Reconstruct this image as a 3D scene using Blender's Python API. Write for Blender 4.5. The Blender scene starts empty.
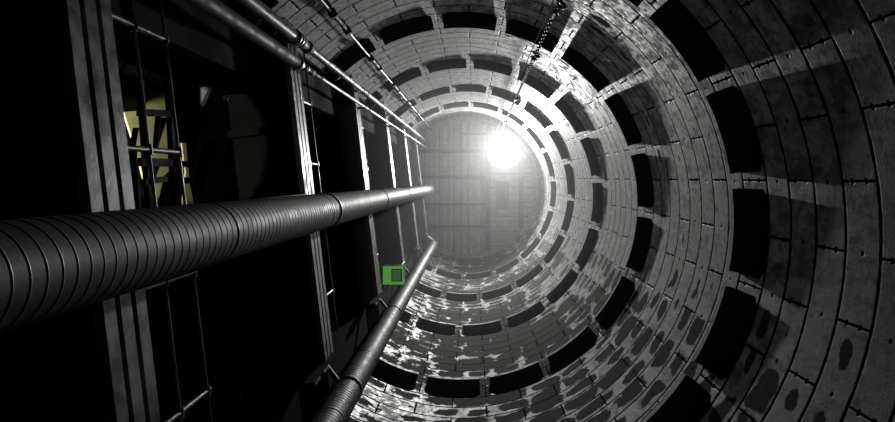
import bpy, bmesh, math, random
from mathutils import Vector, Matrix
random.seed(7)
sc = bpy.context.scene
COL = sc.collection
PI = math.pi
F = 646.0                      # focal length in pixels of an 895 wide frame
EYE = Vector((0.18, -0.42, 1.6))
R = 3.0                        # inner radius of the shaft lining
TOP = EYE.z + 27.65            # underside of the deck

# ------------------------------------------------------------------ nodes
class N:
    def __init__(s, name):
        s.m = bpy.data.materials.new(name); s.m.use_nodes = True
        s.t = s.m.node_tree; s.t.nodes.clear()
        s.out = s.t.nodes.new('ShaderNodeOutputMaterial')
    def n(s, typ, **kw):
        nd = s.t.nodes.new(typ)
        for k, v in kw.items(): setattr(nd, k, v)
        return nd
    def put(s, sock, v):
        if isinstance(v, bpy.types.NodeSocket): s.t.links.new(v, sock)
        else: sock.default_value = v
    def math(s, op, a, b=None, c=None, clamp=False):
        nd = s.n('ShaderNodeMath', operation=op, use_clamp=clamp)
        s.put(nd.inputs[0], a)
        if b is not None: s.put(nd.inputs[1], b)
        if c is not None: s.put(nd.inputs[2], c)
        return nd.outputs[0]
    def ramp(s, v, a, b, x=0.0, y=1.0):      # smooth step from a..b to x..y
        nd = s.n('ShaderNodeMapRange', interpolation_type='SMOOTHSTEP', clamp=True)
        s.put(nd.inputs['Value'], v); s.put(nd.inputs['From Min'], a); s.put(nd.inputs['From Max'], b)
        s.put(nd.inputs['To Min'], x); s.put(nd.inputs['To Max'], y)
        return nd.outputs['Result']
    def noise(s, vec, scale, detail=3.0, rough=0.55):
        nd = s.n('ShaderNodeTexNoise'); s.put(nd.inputs['Vector'], vec)
        nd.inputs['Scale'].default_value = scale; nd.inputs['Detail'].default_value = detail
        nd.inputs['Roughness'].default_value = rough
        return nd.outputs['Fac']
    def mix(s, f, a, b):
        nd = s.n('ShaderNodeMix', data_type='RGBA')
        s.put(nd.inputs[0], f); s.put(nd.inputs[6], a); s.put(nd.inputs[7], b)
        return nd.outputs[2]
    def obj(s): return s.n('ShaderNodeTexCoord').outputs['Object']
    def bump(s, h, strength, dist):
        nd = s.n('ShaderNodeBump'); nd.inputs['Strength'].default_value = strength
        nd.inputs['Distance'].default_value = dist; s.put(nd.inputs['Height'], h)
        return nd.outputs['Normal']
    def bsdf(s, **kw):
        nd = s.n('ShaderNodeBsdfPrincipled')
        for k, v in kw.items(): s.put(nd.inputs[k.replace('_', ' ')], v)
        s.t.links.new(nd.outputs[0], s.out.inputs['Surface']); return nd

def c3(r, g, b): return (r, g, b, 1.0)

def mat_simple(name, col, rough=0.6, metal=0.0, var=0.25, scale=6.0, bump=0.0, rvar=0.15, spec=0.5):
    b = N(name); o = b.obj()
    nz = b.noise(o, scale, 4.0)
    lo = c3(*[x * (1 - var) for x in col]); hi = c3(*[min(1, x * (1 + var)) for x in col])
    cc = b.mix(b.ramp(nz, .3, .7), lo, hi)
    rr = b.ramp(nz, .3, .7, max(.05, rough - rvar), min(1, rough + rvar))
    kw = dict(Base_Color=cc, Roughness=rr, Metallic=metal, Specular_IOR_Level=spec)
    if bump: kw['Normal'] = b.bump(b.noise(o, scale * 6, 3.0), bump, .01)
    b.bsdf(**kw); return b.m

def mat_concrete():
    b = N('lining concrete')
    uv = b.n('ShaderNodeUVMap').outputs['UV']
    sp = b.n('ShaderNodeSeparateXYZ'); b.put(sp.inputs[0], uv)
    u, v = sp.outputs[0], sp.outputs[1]
    o = b.obj()
    fu, fv = b.math('FRACT', u), b.math('FRACT', v)
    cu, cv = b.math('FLOOR', u), b.math('FLOOR', v)
    cell = b.n('ShaderNodeCombineXYZ'); b.put(cell.inputs[0], cu); b.put(cell.inputs[1], cv)
    wn = b.n('ShaderNodeTexWhiteNoise', noise_dimensions='2D'); b.put(wn.inputs['Vector'], cell.outputs[0])
    rnd = wn.outputs['Value']
    ex = b.math('MULTIPLY', b.math('MINIMUM', fu, b.math('SUBTRACT', 1.0, fu)), 1.047)
    ez = b.math('MULTIPLY', b.math('MINIMUM', fv, b.math('SUBTRACT', 1.0, fv)), 0.4225)
    n_f = b.noise(o, 14.0, 4.0); n_m = b.noise(o, 3.2, 4.0); n_l = b.noise(o, .55, 2.0); n_ff = b.noise(o, 60.0, 3.0)
    w = b.math('MULTIPLY_ADD', b.math('SUBTRACT', n_f, .5), .022, 0.0)
    jh = b.ramp(b.math('ADD', ez, w), .012, .026, 1.0, 0.0)
    jv = b.ramp(b.math('ADD', ex, b.math('MULTIPLY', w, .6)), .007, .015, 1.0, 0.0)
    def spot(dx, dz, r):
        d = b.math('SQRT', b.math('ADD', b.math('POWER', dx, 2.0), b.math('POWER', dz, 2.0)))
        return b.ramp(d, r * .75, r * 1.15, 1.0, 0.0)
    bz = b.math('MULTIPLY', b.math('ABSOLUTE', b.math('SUBTRACT', b.math('ABSOLUTE', b.math('SUBTRACT', fv, .5)), .2)), .4225)
    bolts = spot(ex, bz, .026)
    hx = b.math('MULTIPLY', b.math('SUBTRACT', fu, .5), 1.047)
    hz = b.math('MULTIPLY', b.math('SUBTRACT', fv, .5), .4225)
    hole = spot(hx, hz, .022)
    dark = b.math('MAXIMUM', b.math('MAXIMUM', jh, jv), b.math('MAXIMUM', bolts, hole))
    # bare patches drying out from the middle of each segment
    geo = b.n('ShaderNodeSeparateXYZ'); b.put(geo.inputs[0], o)
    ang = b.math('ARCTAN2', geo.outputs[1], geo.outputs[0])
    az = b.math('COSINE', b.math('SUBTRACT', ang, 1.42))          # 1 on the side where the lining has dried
    f2 = b.math('FRACT', b.math('ADD', b.math('MULTIPLY', u, 2.0), b.math('MULTIPLY', rnd, .5)))
    hx2 = b.math('MULTIPLY', b.math('MINIMUM', f2, b.math('SUBTRACT', 1.0, f2)), .5235)
    k_ = .045                                     # smooth minimum gives rounded patches
    e1 = b.math('POWER', 2.718, b.math('MULTIPLY', hx2, -1 / k_)); e2 = b.math('POWER', 2.718, b.math('MULTIPLY', ez, -1 / k_))
    m = b.math('MULTIPLY', b.math('LOGARITHM', b.math('ADD', e1, e2), 2.718), -k_)
    m = b.math('ADD', m, b.math('MULTIPLY', b.math('SUBTRACT', n_m, .5), .28))
    mott = b.math('MULTIPLY', b.math('SUBTRACT', b.noise(o, 8.0, 5.0, .65), .5), b.ramp(ang, 1.55, 1.85, .03, .42))
    m = b.math('ADD', m, mott)
    thr = b.math('MULTIPLY', b.math('SUBTRACT', rnd, .5), .10)
    thr = b.math('ADD', thr, b.math('MULTIPLY', b.math('SUBTRACT', .5, n_l), .50))
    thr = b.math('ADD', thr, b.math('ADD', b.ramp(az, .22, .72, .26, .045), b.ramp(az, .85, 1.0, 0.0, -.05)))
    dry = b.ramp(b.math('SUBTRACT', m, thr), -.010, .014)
    grime = b.ramp(b.math('ADD', b.math('MULTIPLY', n_m, .6), b.math('MULTIPLY', n_f, .4)), .36, .62)
    sv = b.n('ShaderNodeCombineXYZ'); b.put(sv.inputs[0], u); b.put(sv.inputs[1], b.math('MULTIPLY', v, .16))
    n_s = b.noise(sv.outputs[0], 5.0, 5.0, .65)
    n_p = b.noise(o, 1.6, 3.0, .6)
    grime = b.math('ADD', b.math('MULTIPLY', grime, .35), b.math('MULTIPLY', b.ramp(b.math('ADD', b.math('MULTIPLY', n_s, .65), b.math('MULTIPLY', n_p, .35)), .43, .57), .65))
    wet = b.mix(grime, c3(.045, .045, .048), c3(.52, .525, .53))
    wet = b.mix(b.math('MULTIPLY', b.ramp(rnd, .25, 1.0), .55), wet, c3(.07, .07, .073))
    bare = b.mix(n_f, c3(.045, .038, .031), c3(.085, .073, .060))
    n_g = b.noise(o, 5.5, 6.0, .72)
    wet = b.mix(b.math('MULTIPLY', b.ramp(n_g, .52, .60), .75), wet, c3(.04, .04, .042))
    wet = b.mix(b.math('MULTIPLY', b.ramp(az, .15, .7), b.ramp(n_s, .38, .58, .10, .85)), wet, c3(.74, .75, .76))  # lime tone paler towards the dried side, painting in the lamp's gleam
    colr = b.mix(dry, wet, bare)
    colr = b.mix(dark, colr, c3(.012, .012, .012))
    rw = b.ramp(b.math('ADD', b.math('MULTIPLY', n_s, .5), b.math('MULTIPLY', n_f, .5)), .40, .60, .64, .34)
    rough = b.math('ADD', b.math('MULTIPLY', dry, b.math('SUBTRACT', .85, rw)), rw)
    rough = b.math('MAXIMUM', rough, b.math('MULTIPLY', dark, .95))
    spec = b.math('MULTIPLY_ADD', b.math('MAXIMUM', dry, b.math('MULTIPLY', dark, 1.3)), -.5, .65)
    h = b.math('SUBTRACT', b.math('ADD', b.math('MULTIPLY', n_m, .5), b.math('MULTIPLY', n_ff, .25)), b.math('MULTIPLY', dark, .3))
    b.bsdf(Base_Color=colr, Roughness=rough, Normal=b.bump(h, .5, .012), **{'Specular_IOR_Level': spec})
    return b.m

M = {}
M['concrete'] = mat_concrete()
M['hood'] = mat_simple('rim concrete', (.2, .2, .2), .55, 0, .35, 9.0, .3)
M['recess'] = mat_simple('recess concrete', (.26, .245, .255), .9, 0, .2, 3.0, .1)
M['floor'] = mat_simple('slab concrete', (.05, .05, .048), .8, 0, .25, 2.0, .3)
M['galv'] = mat_simple('galvanised steel', (.42, .43, .44), .42, .75, .3, 7.0, .08)
M['fascia'] = mat_simple('scuffed steel rail', (.34, .35, .36), .45, .45, .6, 5.0, .15)
M['duct'] = mat_simple('spiral duct steel', (.20, .205, .21), .55, .6, .2, 8.0, .02, .06)
M['duct_band'] = mat_simple('dark duct band', (.10, .10, .10), .5, .6, .2, 8.0)
M['pvc'] = mat_simple('grey pipe', (.33, .33, .31), .42, 0, .15, 5.0)
M['pipe_dark'] = mat_simple('dark steel pipe', (.13, .127, .12), .6, .1, .25, 6.0)
M['rubber'] = mat_simple('black rubber', (.025, .025, .025), .6, 0, .2, 6.0)
M['tube'] = mat_simple('handrail tube', (.30, .30, .30), .4, .7, .2, 6.0)
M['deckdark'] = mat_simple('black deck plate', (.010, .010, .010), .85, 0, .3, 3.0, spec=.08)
M['shade_panel'] = mat_simple('black sheeting', (.008, .008, .008), .9, 0, .3, 2.0, spec=.05)  # near-black panels added to stand for the shade in the stair bays
M['chain'] = mat_simple('worn chain steel', (.10, .10, .10), .45, .7, .3, 20.0)
M['rope'] = mat_simple('grey rope', (.45, .45, .43), .8, 0, .1, 30.0)
M['yellow'] = mat_simple('pale yellow sheet', (.62, .60, .26), .75, 0, .12, 6.0)
M['ply'] = mat_simple('weathered plywood', (.36, .29, .18), .7, 0, .2, 5.0)
M['beam'] = mat_simple('painted steel beam', (.035, .037, .037), .6, .3, .2, 4.0)
M['hatch'] = mat_simple('dark hatch', (.03, .035, .03), .7, .2, .3, 6.0)
M['white'] = mat_simple('lamp housing', (.5, .5, .5), .5, .3, .1, 6.0)
M['greendark'] = mat_simple('dark green window', (.03, .07, .03), .4, 0, .3, 12.0)
def mat_sheet(name, axis):
    b = N(name); o = b.obj()
    sp = b.n('ShaderNodeSeparateXYZ'); b.put(sp.inputs[0], o)
    x = sp.outputs[axis]
    nz = b.noise(o, 5.0, 4.0)
    st = b.n('ShaderNodeTexWave', wave_type='BANDS', bands_direction='XYZ'[axis]); b.put(st.inputs['Vector'], o)
    st.inputs['Scale'].default_value = 1.1; st.inputs['Distortion'].default_value = .6; st.inputs['Detail'].default_value = 2
    base = b.mix(b.math('MULTIPLY', st.outputs['Fac'], b.ramp(nz, .3, .7)), c3(.30, .31, .30), c3(.55, .56, .54))
    ln = b.ramp(b.math('PINGPONG', x, .31), .012, .03, 1.0, 0.0)
    base = b.mix(ln, base, c3(.07, .07, .07))
    b.bsdf(Base_Color=base, Roughness=.5, Metallic=.3); return b.m
M['sheet_x'] = mat_sheet('ribbed deck sheet', 0)
M['sheet_y'] = mat_sheet('ribbed deck sheet across', 1)
def mat_emit(name, col, s):
    b = N(name); e = b.n('ShaderNodeEmission'); e.inputs[0].default_value = col; e.inputs[1].default_value = s
    b.t.links.new(e.outputs[0], b.out.inputs['Surface']); return b.m
M['lens'] = mat_emit('lit lamp lens', c3(1, 1, .97), 20.0)
M['greenlit2'] = mat_emit('lit green window', c3(.08, .22, .07), .35)
M['greenlit'] = mat_emit('lit green face', c3(.10, .40, .06), .6)

# ------------------------------------------------------------------ mesh helpers
class MB:
    def __init__(s): s.v = []; s.f = []; s.sm = []
    def add(s, vs, fs, smooth=False):
        o = len(s.v); s.v += [tuple(p) for p in vs]
        for f in fs: s.f.append([o + i for i in f]); s.sm.append(smooth)
    def box(s, a, ax, ay, az):           # corner point and three edge vectors
        a, ax, ay, az = Vector(a), Vector(ax), Vector(ay), Vector(az)
        vs = [a, a + ax, a + ax + ay, a + ay]; vs += [p + az for p in vs]
        fs = [(0, 3, 2, 1), (4, 5, 6, 7), (0, 1, 5, 4), (1, 2, 6, 5), (2, 3, 7, 6), (3, 0, 4, 7)]
        if ax.cross(ay).dot(az) < 0: fs = [f[::-1] for f in fs]
        s.add(vs, fs)
    def tube(s, p, q, r, seg=12, cap=True, r2=None):
        p, q = Vector(p), Vector(q); d = (q - p).normalized()
        u = d.orthogonal().normalized(); w = d.cross(u)
        r2 = r if r2 is None else r2; vs = []
        for c, rr in ((p, r), (q, r2)):
            for i in range(seg):
                a = 2 * PI * i / seg; vs.append(c + (u * math.cos(a) + w * math.sin(a)) * rr)
        s.add(vs, [(i, (i + 1) % seg, seg + (i + 1) % seg, seg + i) for i in range(seg)], True)
        if cap: s.add(vs[:seg][::-1], [tuple(range(seg))]); s.add(vs[seg:], [tuple(range(seg))])
    def path(s, pts, r, seg=8, closed=False):
        pts = [Vector(p) for p in pts]; n = len(pts); rings = []
        prev = None
        for i, p in enumerate(pts):
            if closed: d = pts[(i + 1) % n] - pts[i - 1]
            else: d = pts[min(n - 1, i + 1)] - pts[max(0, i - 1)]
            d.normalize()
            u = d.orthogonal() if prev is None else prev - d * prev.dot(d)
            u.normalize(); prev = u; w = d.cross(u)
            rings.append([p + (u * math.cos(2 * PI * k / seg) + w * math.sin(2 * PI * k / seg)) * r for k in range(seg)])
        vs = [q for g in rings for q in g]; fs = []
        for i in range(n if closed else n - 1):
            j = (i + 1) % n
            for k in range(seg): fs.append((i * seg + k, i * seg + (k + 1) % seg, j * seg + (k + 1) % seg, j * seg + k))
        if not closed: fs += [tuple(range(seg))[::-1], tuple((n - 1) * seg + k for k in range(seg))]
        s.add(vs, fs, True)
    def lathe(s, x, y, prof, seg=40, sharp=False):    # profile of (radius, z) about a vertical line
        if sharp:
            for a, b_ in zip(prof[:-1], prof[1:]): s.lathe(x, y, [a, b_], seg)
            return
        vs = [(x + r * math.cos(2 * PI * k / seg), y + r * math.sin(2 * PI * k / seg), z) for r, z in prof for k in range(seg)]
        fs = [(i * seg + k, i * seg + (k + 1) % seg, (i + 1) * seg + (k + 1) % seg, (i + 1) * seg + k) for i in range(len(prof) - 1) for k in range(seg)]
        s.add(vs, fs, True)
    def prism(s, pts, off):              # polygon swept along a vector
        n = len(pts); off = Vector(off); a = [Vector(p) for p in pts]
        vs = a + [p + off for p in a]
        nv = sum(((a[i]).cross(a[(i + 1) % n]) for i in range(n)), Vector())
        fs = [tuple(range(n))[::-1], tuple(range(n, 2 * n))] + [(i, (i + 1) % n, n + (i + 1) % n, n + i) for i in range(n)]
        if nv.dot(off) < 0: fs = [f[::-1] for f in fs]
        s.add(vs, fs)
    def build(s, name, mat, parent=None, at=None):
        at = Vector(at) if at is not None else (parent_loc(parent) if parent else Vector())
        me = bpy.data.meshes.new(name)
        me.from_pydata([tuple(Vector(p) - at) for p in s.v], [], s.f)
        me.polygons.foreach_set('use_smooth', s.sm); me.materials.append(M[mat]); me.update()
        o = bpy.data.objects.new(name, me); COL.objects.link(o)
        if parent: o.parent = parent; o.location = at - parent_loc(parent)
        else: o.location = at
        return o

def parent_loc(p):
    l = Vector()
    while p is not None: l += p.location; p = p.parent
    return l
def thing(name, label, cat, loc, group=None):
    o = bpy.data.objects.new(name, None); o.empty_display_size = .2; COL.objects.link(o); o.location = loc
    return tag(o, label, cat, group)
def tag(o, label, cat, group=None, kind=None):
    o['label'] = label; o['category'] = cat
    if group: o['group'] = group
    if kind: o['kind'] = kind
    return o
def struct(o, label=None):
    o['kind'] = 'structure'
    if label: o['label'] = label
    return o

# ------------------------------------------------------------------ the lining
ROWH, POCK, S0, STEP = .420, .546, 6.68, 3.906
RIB, CH, DEEP, LIP = .085, .10, .32, .118
rows = []                                # (z0, z1, ring number or None, running index)
for k in range(-2, 6):
    zt = EYE.z + S0 + STEP * k
    i0 = 9 * (k + 2)
    rows.append((zt - POCK, zt, k, i0))
    for j in range(8): rows.append((zt + j * ROWH, zt + (j + 1) * ROWH, None, i0 + 1 + j))
rows = [r for r in rows if r[0] < TOP + .05]
V, FC, UV, NR = [], [], [], []
def P(r, th, z): return (r * math.cos(th), r * math.sin(th), z)
def face(pts, uvs, nrm=None):
    o = len(V); V.extend(pts); FC.append(list(range(o, o + len(pts)))); UV.extend(uvs)
    for p in pts:
        NR.append(nrm if nrm is not None else tuple(Vector((-p[0], -p[1], 0)).normalized()))
D20 = math.radians(20)
a1, a2 = RIB / R / D20, (RIB + CH) / R / D20
cols = [0, a1, a2] + [a2 + (1 - 2 * a2) * i / 6 for i in range(1, 6)] + [1 - a2, 1 - a1, 1]
for z0, z1, k, idx in rows:
    ph = math.radians(2.6 if idx % 2 else 12.4)
    for s_ in range(18):
        th = lambda f: ph + (s_ + f) * D20
        pocket = k is not None and k < 5
        zc = z0 + CH
        for a, b_ in zip(cols[:-1], cols[1:]):
            def quad(za, zb):
                q = [P(R, th(a), za), P(R, th(a), zb), P(R, th(b_), zb), P(R, th(b_), za)]
                t = lambda z: idx + (z - z0) / (z1 - z0)
                face(q, [(s_ + a, t(za)), (s_ + a, t(zb)), (s_ + b_, t(zb)), (s_ + b_, t(za))])
            if not pocket: quad(z0, z1); continue
            if a < a1 - 1e-6 or b_ > 1 - a1 + 1e-6: quad(z0, z1); continue
            tc = idx + CH / (z1 - z0)
            if abs(a - a1) < 1e-6:
                face([P(R, th(a), z0), P(R, th(a), zc), P(R, th(b_), z0)], [(s_ + a, idx), (s_ + a, tc), (s_ + b_, idx)])
            elif abs(b_ - (1 - a1)) < 1e-6:
                face([P(R, th(a), z0), P(R, th(b_), zc), P(R, th(b_), z0)], [(s_ + a, idx), (s_ + b_, tc), (s_ + b_, idx)])
me = bpy.data.meshes.new('wall_lining'); me.from_pydata(V, [], FC)
uvl = me.uv_layers.new(name='UVMap'); uvl.data.foreach_set('uv', [c for p in UV for c in p])
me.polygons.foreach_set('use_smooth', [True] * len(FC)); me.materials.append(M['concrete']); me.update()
me.normals_split_custom_set(NR)
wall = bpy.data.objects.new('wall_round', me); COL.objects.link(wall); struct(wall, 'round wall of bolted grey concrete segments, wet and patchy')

n_t = 0
for z0, z1, k, idx in rows:
    if k is None: continue
    n_t += 1
    rc, hd = MB(), MB()
    ph = math.radians(2.6 if idx % 2 else 12.4)
    if k >= 5:
        # timber curb that carries the deck edge
        pr = []
        seg = 120
        for i in range(seg):
            t0, t1 = 2 * PI * i / seg, 2 * PI * (i + 1) / seg
            zb, zt = TOP - .28, TOP - .02
            r0_, r1_ = R - .16, R - .005
            q = [P(r0_, t0, zb), P(r0_, t1, zb), P(r0_, t1, zt), P(r0_, t0, zt)]
            hd.add(q, [(0, 1, 2, 3)[::-1]]); hd.add([P(r0_, t0, zb), P(r0_, t1, zb), P(r1_, t1, zb), P(r1_, t0, zb)], [(0, 1, 2, 3)])
            hd.add([P(r0_, t0, zt), P(r0_, t1, zt), P(r1_, t1, zt), P(r1_, t0, zt)], [(0, 1, 2, 3)[::-1]])
            hd.add([P(r1_, t0, zb), P(r1_, t1, zb), P(r1_, t1, zt), P(r1_, t0, zt)], [(0, 1, 2, 3)])
        struct(hd.build('trim_%d' % n_t, 'ply'), 'pale timber curb round the edge of the deck'); continue
    for s_ in range(18):
        th = lambda f: ph + (s_ + f) * D20
        loop = [(a2, z0), ] + [(c, z0) for c in cols[3:8]] + [(1 - a2, z0), (1 - a1, z0 + CH), (1 - a1, z1)] + [(c, z1) for c in cols[8:1:-1]] + [(a1, z1), (a1, z0 + CH)]
        n = len(loop)
        inn = [P(R, th(f), z) for f, z in loop]; outv = [P(R + DEEP, th(f), z) for f, z in loop]
        rc.add(inn + outv, [(i, (i + 1) % n, n + (i + 1) % n, n + i) for i in range(n)])
        # back of the recess, fan of quads between bottom and top
        rc.add(outv, [tuple(range(n))])
        # projecting lip over the recess
        ff = [a1, a2] + cols[3:8] + [1 - a2, 1 - a1]
        rows_l = []
        for f in ff: rows_l.append([P(R - LIP, th(f), z1), P(R - LIP, th(f), z1 + .085), P(R - .0, th(f), z1 + .135), P(R - .0, th(f), z1)])
        vs = [p for r_ in rows_l for p in r_]; fs = []
        for i in range(len(ff) - 1):
            for j in range(4):
                fs.append((i * 4 + j, (i + 1) * 4 + j, (i + 1) * 4 + (j + 1) % 4, i * 4 + (j + 1) % 4))
        fs += [(0, 1, 2, 3), tuple((len(ff) - 1) * 4 + j for j in (3, 2, 1, 0))]
        hd.add(vs, fs)
    t = hd.build('trim_%d' % n_t, 'hood'); struct(t, 'ring of projecting concrete lips over dark recesses')
    p_ = rc.build('recess', 'recess', t); p_['label'] = 'dark recesses set into the lining'

fl = MB(); fl.lathe(0, 0, [(.001, 0), (R + .05, 0), (R + .05, -.25), (.001, -.25)], 96)
struct(fl.build('floor', 'floor'))

# ------------------------------------------------------------------ the open side: stair landings
TV = Vector((.12, 1, 0)).normalized(); NV = Vector((TV.y, -TV.x, 0))
BASE = Vector((EYE.x - 1.897, EYE.y, 0))
def Q(s, o, z): 
    p = BASE + TV * s + NV * o; return Vector((p.x, p.y, z))
def wall_s(sign, o=0.0, rad=R - .015):
    b0 = BASE + NV * o; bb = b0.dot(TV); cc = b0.dot(b0) - rad * rad
    return -bb + sign * math.sqrt(bb * bb - cc)
S_UP = wall_s(-1, -.075, R - .006); S_DN = 2.07
LAND0, LSTEP = 3.39, 4.07
labels = [
 'near stair landing edge of three scuffed steel rails below the lit yellow sheet',
 'stair landing edge where the fat dark pipe narrows to a thin one',
 'stair landing edge just below the green box',
 'stair landing edge just above the green box',
 'thin far landing edge, second from the lit deck',
 'farthest thin landing edge, next to the lit deck']
landings = []
def clip_poly(z):
    pts = [Q(S_UP + .02, -.075, z)]
    b0 = Q(S_UP, -.075, 0); e0 = Q(2.2, -.075, 0)
    pts.append(Q(2.2, -.075, z))
    # out to the wall and round it
    so = 2.2
    lo, hi = -1.6, -.075
    o_ = -.075
    so = wall_s(1, -.075, R - .006); pts[-1] = Q(so, -.075, z); pe = Q(so, -.075, 0); t0 = math.atan2(pe.y, pe.x); t1 = math.atan2(b0.y, b0.x)
    t0 %= 2 * PI; t1 %= 2 * PI
    for i in range(61):
        t = t0 + (t1 - t0) * i / 60; pts.append(Vector(P(R - .006, t, z)))
    return pts
for k in range(6):
    zc = EYE.z + LAND0 + LSTEP * k
    L = thing('stair_landing', labels[k], 'landing', Q(0, 0, zc), 'stair landings up the shaft')
    for j in (-1, 0, 1):
        m = MB(); m.box(Q(S_UP, -.06, zc + j * .152 - .052), TV * (S_DN - S_UP), NV * .06, (0, 0, .104))
        m.build('edge_rail', 'fascia', L)
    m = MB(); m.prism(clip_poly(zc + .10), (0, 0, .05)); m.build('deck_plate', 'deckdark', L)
    for s_ in (-1.6, -.6, .4, 1.4):
        m = MB(); w0 = Q(s_, -.075, 0); o_ = -.075
        while Q(s_, o_ - .01, 0).length < R - .05: o_ -= .01
        m.box(Q(s_ - .04, o_, zc - .08), TV * .08, NV * (-.075 - o_), (0, 0, .178)); m.build('bearer', 'deckdark', L)
    for zz, nm in ((zc + .74, 'middle_rail'), (zc + 1.16, 'handrail')):
        m = MB(); m.tube(Q(wall_s(-1, -.15) + .03, -.15, zz), Q(2.05, -.15, zz), .011, 10); m.build(nm, 'tube', L)
    for s_ in (-1.83, -1.0, -.2, .65, 1.49):
        m = MB(); m.tube(Q(s_, -.15, zc + .15), Q(s_, -.15, zc + 1.19), .019, 12)
        po = m.build('post', 'tube', L)
        for zz in (zc + .74, zc + 1.16):
            m = MB(); m.tube(Q(s_ - .035, -.15, zz), Q(s_ + .035, -.15, zz), .024, 10); m.build('rail_clamp', 'tube', po)
    # hanger below the lower end of the landing edge
    m = MB(); m.box(Q(S_DN + .005, -.05, zc - .95), TV * .012, NV * .10, (0, 0, 1.15)); hg = m.build('hanger', 'deckdark', L)
    for zz in (zc - .55, zc - .93):
        m = MB(); m.box(Q(S_DN + .017, -.03, zz), TV * .03, NV * .09, (0, 0, .22)); m.build('hanger_plate', 'fascia', hg)
    zt_ = EYE.z + LAND0 + LSTEP * (k + 1) - .085 if k < 5 else TOP - .02
    o_ = -.84
    spans = [(zc + .16, zt_, o_)] + ([(.02, zc + .09, -.84)] if k == 0 else [])
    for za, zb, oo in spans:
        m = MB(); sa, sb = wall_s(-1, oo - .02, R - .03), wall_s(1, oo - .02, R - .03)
        m.box(Q(sa, oo - .02, za), TV * (sb - sa), NV * .02, (0, 0, zb - za)); m.build('back_shade_panel', 'shade_panel', L)  # added panel that keeps the open bay behind the landing dark
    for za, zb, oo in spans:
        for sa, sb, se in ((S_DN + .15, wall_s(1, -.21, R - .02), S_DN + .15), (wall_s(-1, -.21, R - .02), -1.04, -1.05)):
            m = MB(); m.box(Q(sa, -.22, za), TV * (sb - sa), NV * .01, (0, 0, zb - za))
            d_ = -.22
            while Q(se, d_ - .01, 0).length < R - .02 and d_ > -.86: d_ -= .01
            m.box(Q(se, -.22, za), TV * .01, NV * (d_ + .22), (0, 0, zb - za)); m.build('side_shade_panel', 'shade_panel', L)  # added strip and return hiding the lit lining at the bay ends
    landings.append(L)
LZ = [EYE.z + LAND0 + LSTEP * k for k in range(6)]

# ------------------------------------------------------------------ ducts and pipes
def spiral(name, label, cat, x, y, r, z0, z1, joints, pitch):
    T = thing(name, label, cat, (x, y, z0))
    cuts = [z0] + joints + [z1]
    for a, b_ in zip(cuts[:-1], cuts[1:]):
        prof = []; z = a + .01; n = int((b_ - a - .02) / pitch); h = (b_ - a - .02) / n
        for i in range(n):
            zz = z + i * h
            prof += [(r, zz), (r, zz + h * .80), (r - .003, zz + h * .84), (r - .003, zz + h * .90), (r + .0015, zz + h * .94)]
        prof.append((r, b_ - .01))
        m = MB(); m.lathe(x, y, prof, 56, True)
        o = m.build('duct_length', 'duct', T)
    for j in joints:
        m = MB(); m.lathe(x, y, [(r - .02, j - .012), (r + .003, j - .012), (r + .003, j + .012), (r - .02, j + .012)], 56)
        m.build('joint_band', 'duct_band', T)
    return T
DX, DY, DR = EYE.x - 1.67, EYE.y + .327, .197
big = spiral('ventilation_duct', 'fat ribbed metal duct running the whole shaft along the landing edges', 'duct',
             DX, DY, DR, .02, EYE.z + 25.6, [EYE.z + d for d in (1.2, 4.08, 6.9, 9.3, 12.6, 15.5, 18.6, 21.8)], .085)
low = spiral('riser_duct', 'thinner ribbed metal duct running past the green box', 'duct',
             -1.22, 1.97, .152, .02, EYE.z + 23.2, [EYE.z + d for d in (2.0, 5.0, 6.3, 8.4, 11.2, 13.6, 16.8, 20.2)], .062)
def bend(T, x, y, r, z, dx, dy, rad, length, mat):
    pts = [(x, y, z - .02)]
    for i in range(9):
        a = PI / 2 * i / 8
        pts.append((x + dx * rad * (1 - math.cos(a)), y + dy * rad * (1 - math.cos(a)), z + rad * math.sin(a)))
    pts.append((x + dx * (rad + length), y + dy * (rad + length), z + rad))
    m = MB(); m.path(pts, r, 28); m.build('elbow', mat, T)
bend(big, DX, DY, DR - .01, EYE.z + 25.6, -.99, .12, .32, .25, 'duct')
big.rotation_euler.x = -.005
bend(low, -1.22, 1.97, .13, EYE.z + 23.2, -.8, -.6, .28, .15, 'duct')
for k in range(6):                       # straps back to the landing edges
    for T, x, y, r, s_ in ((big, DX, DY, DR, .40), (low, -1.22, 1.97, .152, S_DN - .02)):
        zz = LZ[k] - .19
        m = MB(); m.lathe(x, y, [(r + .002, zz - .03), (r + .010, zz - .03), (r + .010, zz + .03), (r + .002, zz + .03)], 40)
        c = Vector((x, y, zz)); e = Q(s_, -.02, zz); d = (e - c).normalized()
        if T is low:
            m.box(e - Vector((0, 0, .02)), (c + d * r) - e, d.cross(Vector((0, 0, 1))) * .05, (0, 0, .04))
        if k or T is low: m.build('strap', 'duct_band', T)

def straight(name, label, x, y, lengths, joints, brz, mat):
    T = thing(name, label, 'pipe', (x, y, lengths[0][0]))
    for a, b_, r, mt in lengths:
        m = MB(); m.tube((x, y, a), (x, y, b_), r, 24); m.build('pipe_length', mt, T)
    for a, b_, r, mt in joints:
        m = MB(); h = b_ - a
        m.lathe(x, y, [(r * .5, a), (r, a), (r, a + h * .25), (r * .88, a + h * .3), (r * .88, a + h * .7), (r, a + h * .75), (r, b_), (r * .5, b_)], 28)
        m.build('coupling', mt, T)
    for z, r in brz:
        m = MB(); p = Vector((x, y, z)); o_ = (p - BASE).dot(NV); s_ = (p - BASE).dot(TV)
        m.lathe(x, y, [(r + .001, z - .02), (r + .008, z - .02), (r + .008, z + .02), (r + .001, z + .02)], 24)
        m.box(Q(s_ - .02, 0.014, z - .015), TV * .04, NV * (o_ - r - .014), (0, 0, .03))
        m.build('bracket', 'galv', T)
    return T
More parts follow.
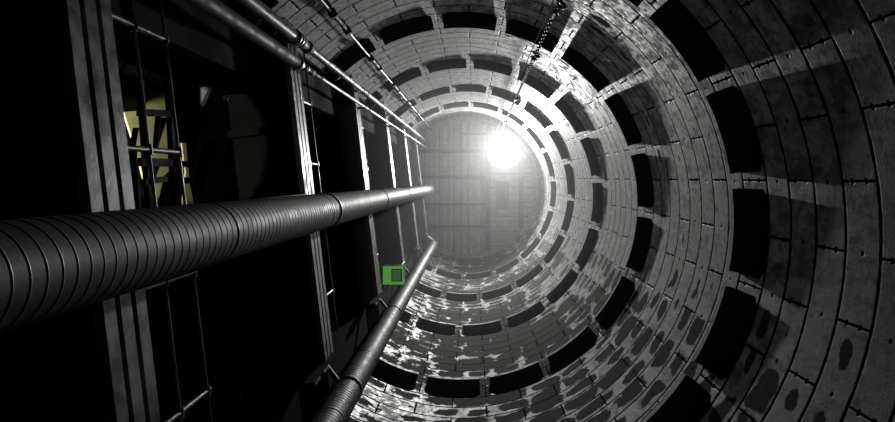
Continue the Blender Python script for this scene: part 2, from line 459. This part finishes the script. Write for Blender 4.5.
E = EYE.z
# grey pipe
jz = [7.35, 11.55, 15.6, 19.7, 23.7]
ln = [(.02, E + 7.0, .066, 'pvc')]
for a, b_ in zip(jz, jz[1:] + [26.0]): ln.append((E + a + .25, E + b_ - (.18 if b_ < 26 else 0), .048, 'pvc'))
jt = [(E + 6.98, E + 7.12, .085, 'pvc'), (E + 7.12, E + 7.62, .075, 'rubber')]
for a in jz[1:]: jt += [(E + a - .2, E + a - .04, .060, 'pvc'), (E + a - .04, E + a + .27, .056, 'rubber')]
straight('riser_pipe', 'pale grey pipe with black couplings, upper of the two small pipes', -1.75, -1.95, ln, jt, [(z - .25, .07 if i < 1 else .056) for i, z in enumerate(LZ)], 'pvc')
ln = [(.02, E + 6.95, .068, 'pipe_dark')]
jz = [7.95, 11.75, 15.7, 19.8, 23.8]
for a, b_ in zip(jz, jz[1:] + [26.0]): ln.append((E + a + .18, E + b_ - (.18 if b_ < 26 else 0), .026, 'galv'))
jt = [(E + 7.15, E + 7.72, .038, 'pipe_dark'), (E + 7.7, E + 8.2, .030, 'rubber')]
for a in jz[1:]: jt += [(E + a - .5, E + a - .15, .030, 'pvc'), (E + a - .15, E + a + .2, .027, 'rubber')]
T = straight('riser_pipe', 'dark pipe narrowing to a thin bright tube, lower of the two small pipes', -1.72, -1.67, ln, jt, [(z - .12, .07 if i < 1 else .042) for i, z in enumerate(LZ)], 'galv')
m = MB(); m.lathe(-1.72, -1.67, [(.03, E + 6.93), (.073, E + 6.93), (.073, E + 7.02), (.040, E + 7.18), (.02, E + 7.18)], 28); m.build('reducer', 'galv', T)

# cable conduit up the lining
cx, cy = -1.51, -2.41
T = thing('cable_conduit', 'thin bright conduit with dark clamps fixed up the curved lining', 'conduit', (cx, cy, 0))
m = MB(); m.tube((cx, cy, .02), (cx, cy, E + 26.8), .017, 12); m.build('conduit', 'galv', T)
od = Vector((cx, cy, 0)).normalized()
for i in range(-2, 7):
    z = E + 7.7 + 2.95 * i
    if z < .3: continue
    m = MB(); m.tube((cx, cy, z), (cx, cy, z + 1.15), .034, 14); m.build('sleeve', 'rubber', T)
    for zz in (z + .1, z + 1.0):
        m = MB(); a = Vector((cx, cy, zz)); sd = od.cross(Vector((0, 0, 1)))
        m.box(a - sd * .035, sd * .07, od * (R - a.xy.length - .002), (0, 0, .09)); m.box(a - sd * .05 - od * .05, sd * .10, od * .1, (0, 0, .05)); m.build('clamp', 'rubber', T)

# ------------------------------------------------------------------ chain, rope and lamp
T = thing('hoist_chain', 'dark hanging lifting chain with hooks, beside the lamp', 'chain', (EYE.x + 1.107, EYE.y - 1.81, TOP))
pa = Vector((EYE.x + .86, EYE.y - 1.84, E + 2.2)); pb = Vector((EYE.x + 1.12, EYE.y - 1.805, TOP - .02))
ax = (pb - pa).normalized(); Ltot = (pb - pa).length
def along(z): return pa + ax * ((z - pa.z) / ax.z)
m = MB(); pitch = .105; nl = int(Ltot / pitch)
for i in range(nl):
    c = pa + ax * (i + .5) * pitch
    u = Vector((1, 0, 0)) if i % 2 else Vector((0, 1, 0)); u = (u - ax * u.dot(ax)).normalized()
    h, w = pitch * .5 - .001, .020
    pts = []
    for j in range(12):
        a = 2 * PI * j / 12; cxx, sxx = math.cos(a), math.sin(a)
        pts.append(c + u * (w * cxx) + ax * ((h - w) * (1 if sxx > 0 else -1) * (1 if abs(sxx) > .01 else 0) + w * sxx))
    m.path(pts, .0105, 6, True)
m.build('chain', 'chain', T)
for d, sc_ in ((6.8, 1.0), (9.6, .9), (14.6, 1.0), (20.5, 1.1)):
    c = along(E + d)
    m = MB(); sd = (Vector((.8, .6, 0)) - ax * Vector((.8, .6, 0)).dot(ax)).normalized()
    hook = [c + ax * .16 * sc_]
    for j in range(11):
        a = PI / 2 - j * PI * 1.45 / 10
        hook.append(c + sd * (math.cos(a) * .075 * sc_) + ax * (math.sin(a) * .095 * sc_ - .02))
    m.path(hook, .018 * sc_, 10); 
    tri = [c + ax * .14 * sc_, c + ax * .30 * sc_ + sd * .05, c + ax * .30 * sc_ - sd * .05]
    m.path([tri[0], tri[0].lerp(tri[1], .5), tri[1], tri[1].lerp(tri[2], .5), tri[2], tri[2].lerp(tri[0], .5)], .014, 8, True)
    m.tube(c + ax * .28 * sc_, c + ax * .52 * sc_, .036, 12)
    m.build('hook', 'chain', T)
m = MB(); m.tube((EYE.x + .80, EYE.y - 1.80, E + 2.6), (EYE.x + .93, EYE.y - 1.80, TOP - .02), .007, 8)
tag(m.build('tag_rope', 'rope', at=(EYE.x + .93, EYE.y - 1.80, TOP)), 'thin pale rope hanging straight beside the chain', 'rope')

LX, LY, LZL = EYE.x + 1.27, EYE.y - 1.17, E + 26.2
T = thing('floodlight', 'glaring white lamp hanging under the deck', 'lamp', (LX, LY, TOP))
m = MB()
m.box((LX - .26, LY - .20, LZL + .03), (.52, 0, 0), (0, .40, 0), (0, 0, .09))
for i in range(7): m.box((LX - .24 + i * .075, LY - .18, LZL + .12), (.02, 0, 0), (0, .36, 0), (0, 0, .05))
m.build('housing', 'white', T)
m = MB(); m.box((LX - .235, LY - .175, LZL + .012), (.47, 0, 0), (0, .35, 0), (0, 0, .018)); m.build('lens', 'lens', T)
m = MB(); m.path([(LX - .28, LY, LZL + .07), (LX - .28, LY, LZL + .34), (LX + .28, LY, LZL + .34), (LX + .28, LY, LZL + .07)], .014, 8); m.build('yoke', 'beam', T)
m = MB(); m.tube((LX, LY, LZL + .34), (LX, LY, TOP - .01), .018, 10); m.build('hanger_rod', 'beam', T)

# ------------------------------------------------------------------ the deck at the head of the shaft
m = MB(); m.lathe(0, 0, [(.001, TOP + .12), (.5, TOP + .12), (R + .1, TOP + .12), (R + .1, TOP + .3), (.001, TOP + .3)], 96)
ceil = struct(m.build('ceiling', 'beam'), 'sheeted deck on steel beams closing the head of the shaft')
def W(px, py, z=TOP):          # where the sight line through a point of the photo meets the deck
    d = z - E; return (EYE.x + (px - 472.5) * d / F, EYE.y + (py - 178) * d / F)
x0, x1, x2, x3, x4 = -3.0, W(461, 0)[0], W(488.5, 0)[0], W(521, 0)[0], 3.0
ys = [-3.0, W(0, 134)[1], W(0, 151)[1], W(0, 177)[1], W(0, 204)[1], W(0, 226)[1], 3.0]
def clip_rect(xa, xb, ya, yb, rr=R - .01):
    pts = []
    n = 24
    edge = [(xa + (xb - xa) * i / n, ya) for i in range(n)] + [(xb, ya + (yb - ya) * i / n) for i in range(n)] + \
           [(xb - (xb - xa) * i / n, yb) for i in range(n)] + [(xa, yb - (yb - ya) * i / n) for i in range(n)]
    c = ((xa + xb) / 2, (ya + yb) / 2)
    for x, y in edge:
        l = math.hypot(x, y)
        if l > rr: x, y = x * rr / l, y * rr / l
        if not pts or math.hypot(x - pts[-1][0], y - pts[-1][1]) > 1e-4: pts.append((x, y))
    return pts
g = .012
sheets = []
for xa, xb, cut, mt in ((x0, x1, (0, 2, 3, 4, 5, 6), 'sheet_x'), (x1, x2, (0, 1, 2, 3, 4, 5, 6), 'sheet_x'), (x2, x3, (0, 2, 4, 6), 'sheet_y'), (x3, x4, (0, 3, 6), 'sheet_y')):
    for a, b_ in zip(cut[:-1], cut[1:]):
        pg = clip_rect(xa + g, xb - g, ys[a] + g, ys[b_] - g)
        m = MB(); m.prism([(x, y, TOP + .06) for x, y in pg], (0, 0, .05)); m.build('deck_sheet', mt, ceil)
def beam(p, q, wd, dp):
    p, q = Vector(p), Vector(q); d = (q - p).normalized(); n = Vector((-d.y, d.x, 0))
    m = MB(); 
    m.box(p - n * wd / 2, q - p, n * wd, (0, 0, .016)); m.box(p - n * wd / 2 + Vector((0, 0, dp - .016)), q - p, n * wd, (0, 0, .016))
    m.box(p - n * .008 + Vector((0, 0, .016)), q - p, n * .016, (0, 0, dp - .032)); m.build('beam', 'beam', ceil)
def chord_y(x): return math.sqrt(max(0, (R - .18) ** 2 - x * x))
for x, wd in ((x2, .17), (x3, .17)): beam((x, -chord_y(x), TOP - .14), (x, chord_y(x), TOP - .14), wd, .2)
for y, xb, wd in ((ys[2], x2, .13), (ys[3], x2, .13), (ys[4], x2, .09), (ys[5], x2, .09)):
    beam((-chord_y(y), y, TOP - .06), (xb - .02, y, TOP - .06), wd, .12)
beam((x1, ys[1], TOP - .02), (x2 - .02, ys[1], TOP - .02), .06, .08)
beam((x1, -chord_y(x1), TOP - .02), (x1, ys[2], TOP - .02), .06, .08)
hx0, hy0 = W(497, 181); hx1, hy1 = W(508, 210)
m = MB(); m.box((hx0, hy0, TOP + .0), (hx1 - hx0, 0, 0), (0, hy1 - hy0, 0), (0, 0, .06))
m.box((hx0 - .03, hy0 - .03, TOP - .02), (.05, 0, 0), (0, hy1 - hy0 + .06, 0), (0, 0, .08)); m.box((hx1 - .02, hy0 - .03, TOP - .02), (.05, 0, 0), (0, hy1 - hy0 + .06, 0), (0, 0, .08))
h = m.build('hatch', 'hatch', ceil); h['label'] = 'dark hatch in the deck'

# ------------------------------------------------------------------ green box
c = Vector((EYE.x - 1.62, EYE.y + 1.99, E + 13.2))
T = thing('emergency_box', 'small bright green box hanging between two landings beside the thinner duct', 'box', c + Vector((0, 0, 0)))
w_, h_, dp = .42, .37, .28
m = MB(); m.box(c + Vector((-w_ / 2, -h_ / 2, 0)), (w_, 0, 0), (0, h_, 0), (0, 0, dp)); m.build('casing', 'greendark', T)
m = MB(); m.box(c + Vector((-w_ / 2 + .19, -h_ / 2 + .07, -.006)), (.17, 0, 0), (0, h_ - .15, 0), (0, 0, .006)); m.build('window', 'greenlit2', T)
m = MB(); f = .012
for (xa, ya, xb, yb) in ((-w_ / 2, -h_ / 2, -w_ / 2 + .17, h_ / 2), (w_ / 2 - .03, -h_ / 2, w_ / 2, h_ / 2), (-w_ / 2 + .17, -h_ / 2, w_ / 2 - .03, -h_ / 2 + .05), (-w_ / 2 + .17, h_ / 2 - .06, w_ / 2 - .03, h_ / 2)):
    m.box(c + Vector((xa, ya, -f)), (xb - xa, 0, 0), (0, yb - ya, 0), (0, 0, f))
m.build('lit_face', 'greenlit', T)
m = MB(); p = c + Vector((0, 0, dp)); e = Vector((p.x, p.y, LZ[3] - .22))
m.tube(p, e, .01, 8); m.build('hanger_rod', 'tube', T)
m = MB(); m.box(Q(1.9, -.03, LZ[3] - .23), e.xy.to_3d() - Q(1.9, -.03, 0), TV * .03, (0, 0, .02)); m.build('bracket', 'tube', T)

# ------------------------------------------------------------------ yellow sheet on the near landing, stair frame in front of it
def A(px, py, X):              # point on the plane X metres to the side of the eye
    d = F * X / (px - 472.5); return Vector((EYE.x + X, EYE.y + (py - 178) * d / F, E + d))
XP = -2.70
pl = [(124, 112), (146, 110), (146, 104), (166, 92), (168, 120), (168, 150), (172, 168), (164, 176), (158, 202), (152, 209), (147, 192), (141, 168), (135, 146)]
m = MB(); m.prism([A(x, y, XP) for x, y in pl], (-.015, 0, 0))
tag(m.build('yellow_sheet', 'yellow', at=A(150, 209, XP)), 'pale yellow sheet lit up behind the near landing handrail', 'sheet')
m = MB(); m.prism([A(x, y, XP) for x, y in [(182, 143), (186, 143), (188, 165), (190, 185), (195, 209), (183, 209), (184, 188), (186, 172), (184, 160)]], (-.015, 0, 0))
tag(m.build('yellow_sheet', 'yellow', at=A(185, 209, XP)), 'narrow ragged yellow strip just above the big duct', 'sheet')
T = thing('stair_scaffold', 'black steel stair scaffold standing before the yellow sheet', 'stair', A(146, 212, -2.5) )
XF = -2.3
def bar(nm, p, q, wd, X=XF):
    a, b_ = A(*p, X), A(*q, X); d = b_ - a; n = Vector((1, 0, 0)).cross(d).normalized()
    m = MB(); m.box(a - n * wd / 2, d, n * wd, (-.04, 0, 0)); m.build(nm, 'deckdark', T)
bar('stringer', (143, 80), (152, 212), .04); bar('stringer', (171, 80), (178, 212), .06)
bar('stringer', (136, 150), (141, 212), .03)
bar('tread', (142, 112.5), (174, 113.5), .05); bar('tread', (142, 162), (180, 163), .06); bar('tread', (146, 182), (168, 179), .04); bar('tread', (176, 181), (196, 180), .05)
bar('tread', (176, 164), (194, 164), .05)
for p, q in (((139, 128), (135, 148)), ((161, 115), (158, 150)), ((167, 118), (157, 150)), ((153, 165), (157, 180)), ((160, 165), (154, 182))): bar('brace', p, q, .012)
# hose behind the duct
hx, hy = EYE.x - 1.86, EYE.y + .19
m = MB(); m.path([(hx, hy, LZ[0] + .23), (hx, hy + .01, E + 4.5), (hx + .01, hy, E + 5.2), (hx, hy, LZ[1] - .22)], .012, 8)
tag(m.build('yellow_hose', 'yellow', at=(hx, hy, LZ[0] + .23)), 'thin yellow hose running along behind the big duct', 'hose')

# unseen lamp with a housing, added to light the yellow sheet
lp = Vector((EYE.x - 2.46, EYE.y - .15, LZ[0] + .16))
T = thing('added_lamp', 'small unseen lamp added on the near landing to light the yellow sheet', 'lamp', lp)
m = MB(); m.tube(lp, lp + Vector((0, 0, .10)), .04, 16); m.build('housing', 'deckdark', T)
tgt = A(147, 150, XP) - Vector((.16, 0, 0)); dirv = (tgt - (lp + Vector((-.02, 0, .16)))).normalized()
def lamp(name, typ, loc, power, col, **kw):
    l = bpy.data.lights.new(name, typ); l.energy = power; l.color = col
    for k, v in kw.items(): setattr(l, k, v)
    o = bpy.data.objects.new(name, l); COL.objects.link(o); o.location = loc; return o
sp = lamp('added_lamp_light', 'SPOT', lp + Vector((-.02, 0, .16)), 230.0, (1, 1, .9), spot_size=math.radians(29), spot_blend=.15, shadow_soft_size=.03)
sp.rotation_euler = dirv.to_track_quat('-Z', 'Y').to_euler()
MAIN = lamp('floodlight_light', 'SPOT', (LX, LY, LZL - .05), 3800.0, (1.0, .985, .96), spot_size=math.radians(152), spot_blend=1.0, shadow_soft_size=.14)

# ------------------------------------------------------------------ haze
b = N('haze'); vs = b.n('ShaderNodeVolumePrincipled')
vs.inputs['Color'].default_value = c3(.93, .96, .96); vs.inputs['Density'].default_value = .0115; vs.inputs['Anisotropy'].default_value = .55
b.t.links.new(vs.outputs[0], b.out.inputs['Volume']); M['haze'] = b.m
m = MB(); zt, zb, rr = TOP - .2, E + 10.4, R - .17
m.lathe(0, 0, [(.001, zb), (rr, zb), (rr, zt), (.001, zt)], 48)
hz = m.build('haze', 'haze'); tag(hz, 'thin pale haze hanging in the upper shaft', 'haze', None, 'stuff')

# ------------------------------------------------------------------ camera and view
cam = bpy.data.cameras.new('camera'); co = bpy.data.objects.new('camera', cam); COL.objects.link(co)
co.location = EYE; co.rotation_euler = (PI, 0, 0)
cam.sensor_fit = 'HORIZONTAL'; cam.sensor_width = 36.0; cam.lens = 36.0 * F / 895.0
cam.shift_x = (447.5 - 472.5) / 895.0; cam.shift_y = (178 - 211) / 895.0
cam.clip_start = .05; cam.clip_end = 100
sc.camera = co
w = bpy.data.worlds.new('World'); sc.world = w; w.use_nodes = True
w.node_tree.nodes['Background'].inputs[0].default_value = (0, 0, 0, 1)
sc.view_settings.view_transform = 'Standard'; sc.view_settings.look = 'None'
sc.view_settings.exposure = 0.0; sc.view_settings.gamma = 1.0; sc.view_settings.use_curve_mapping = False
sc.cycles.volume_bounces = 0
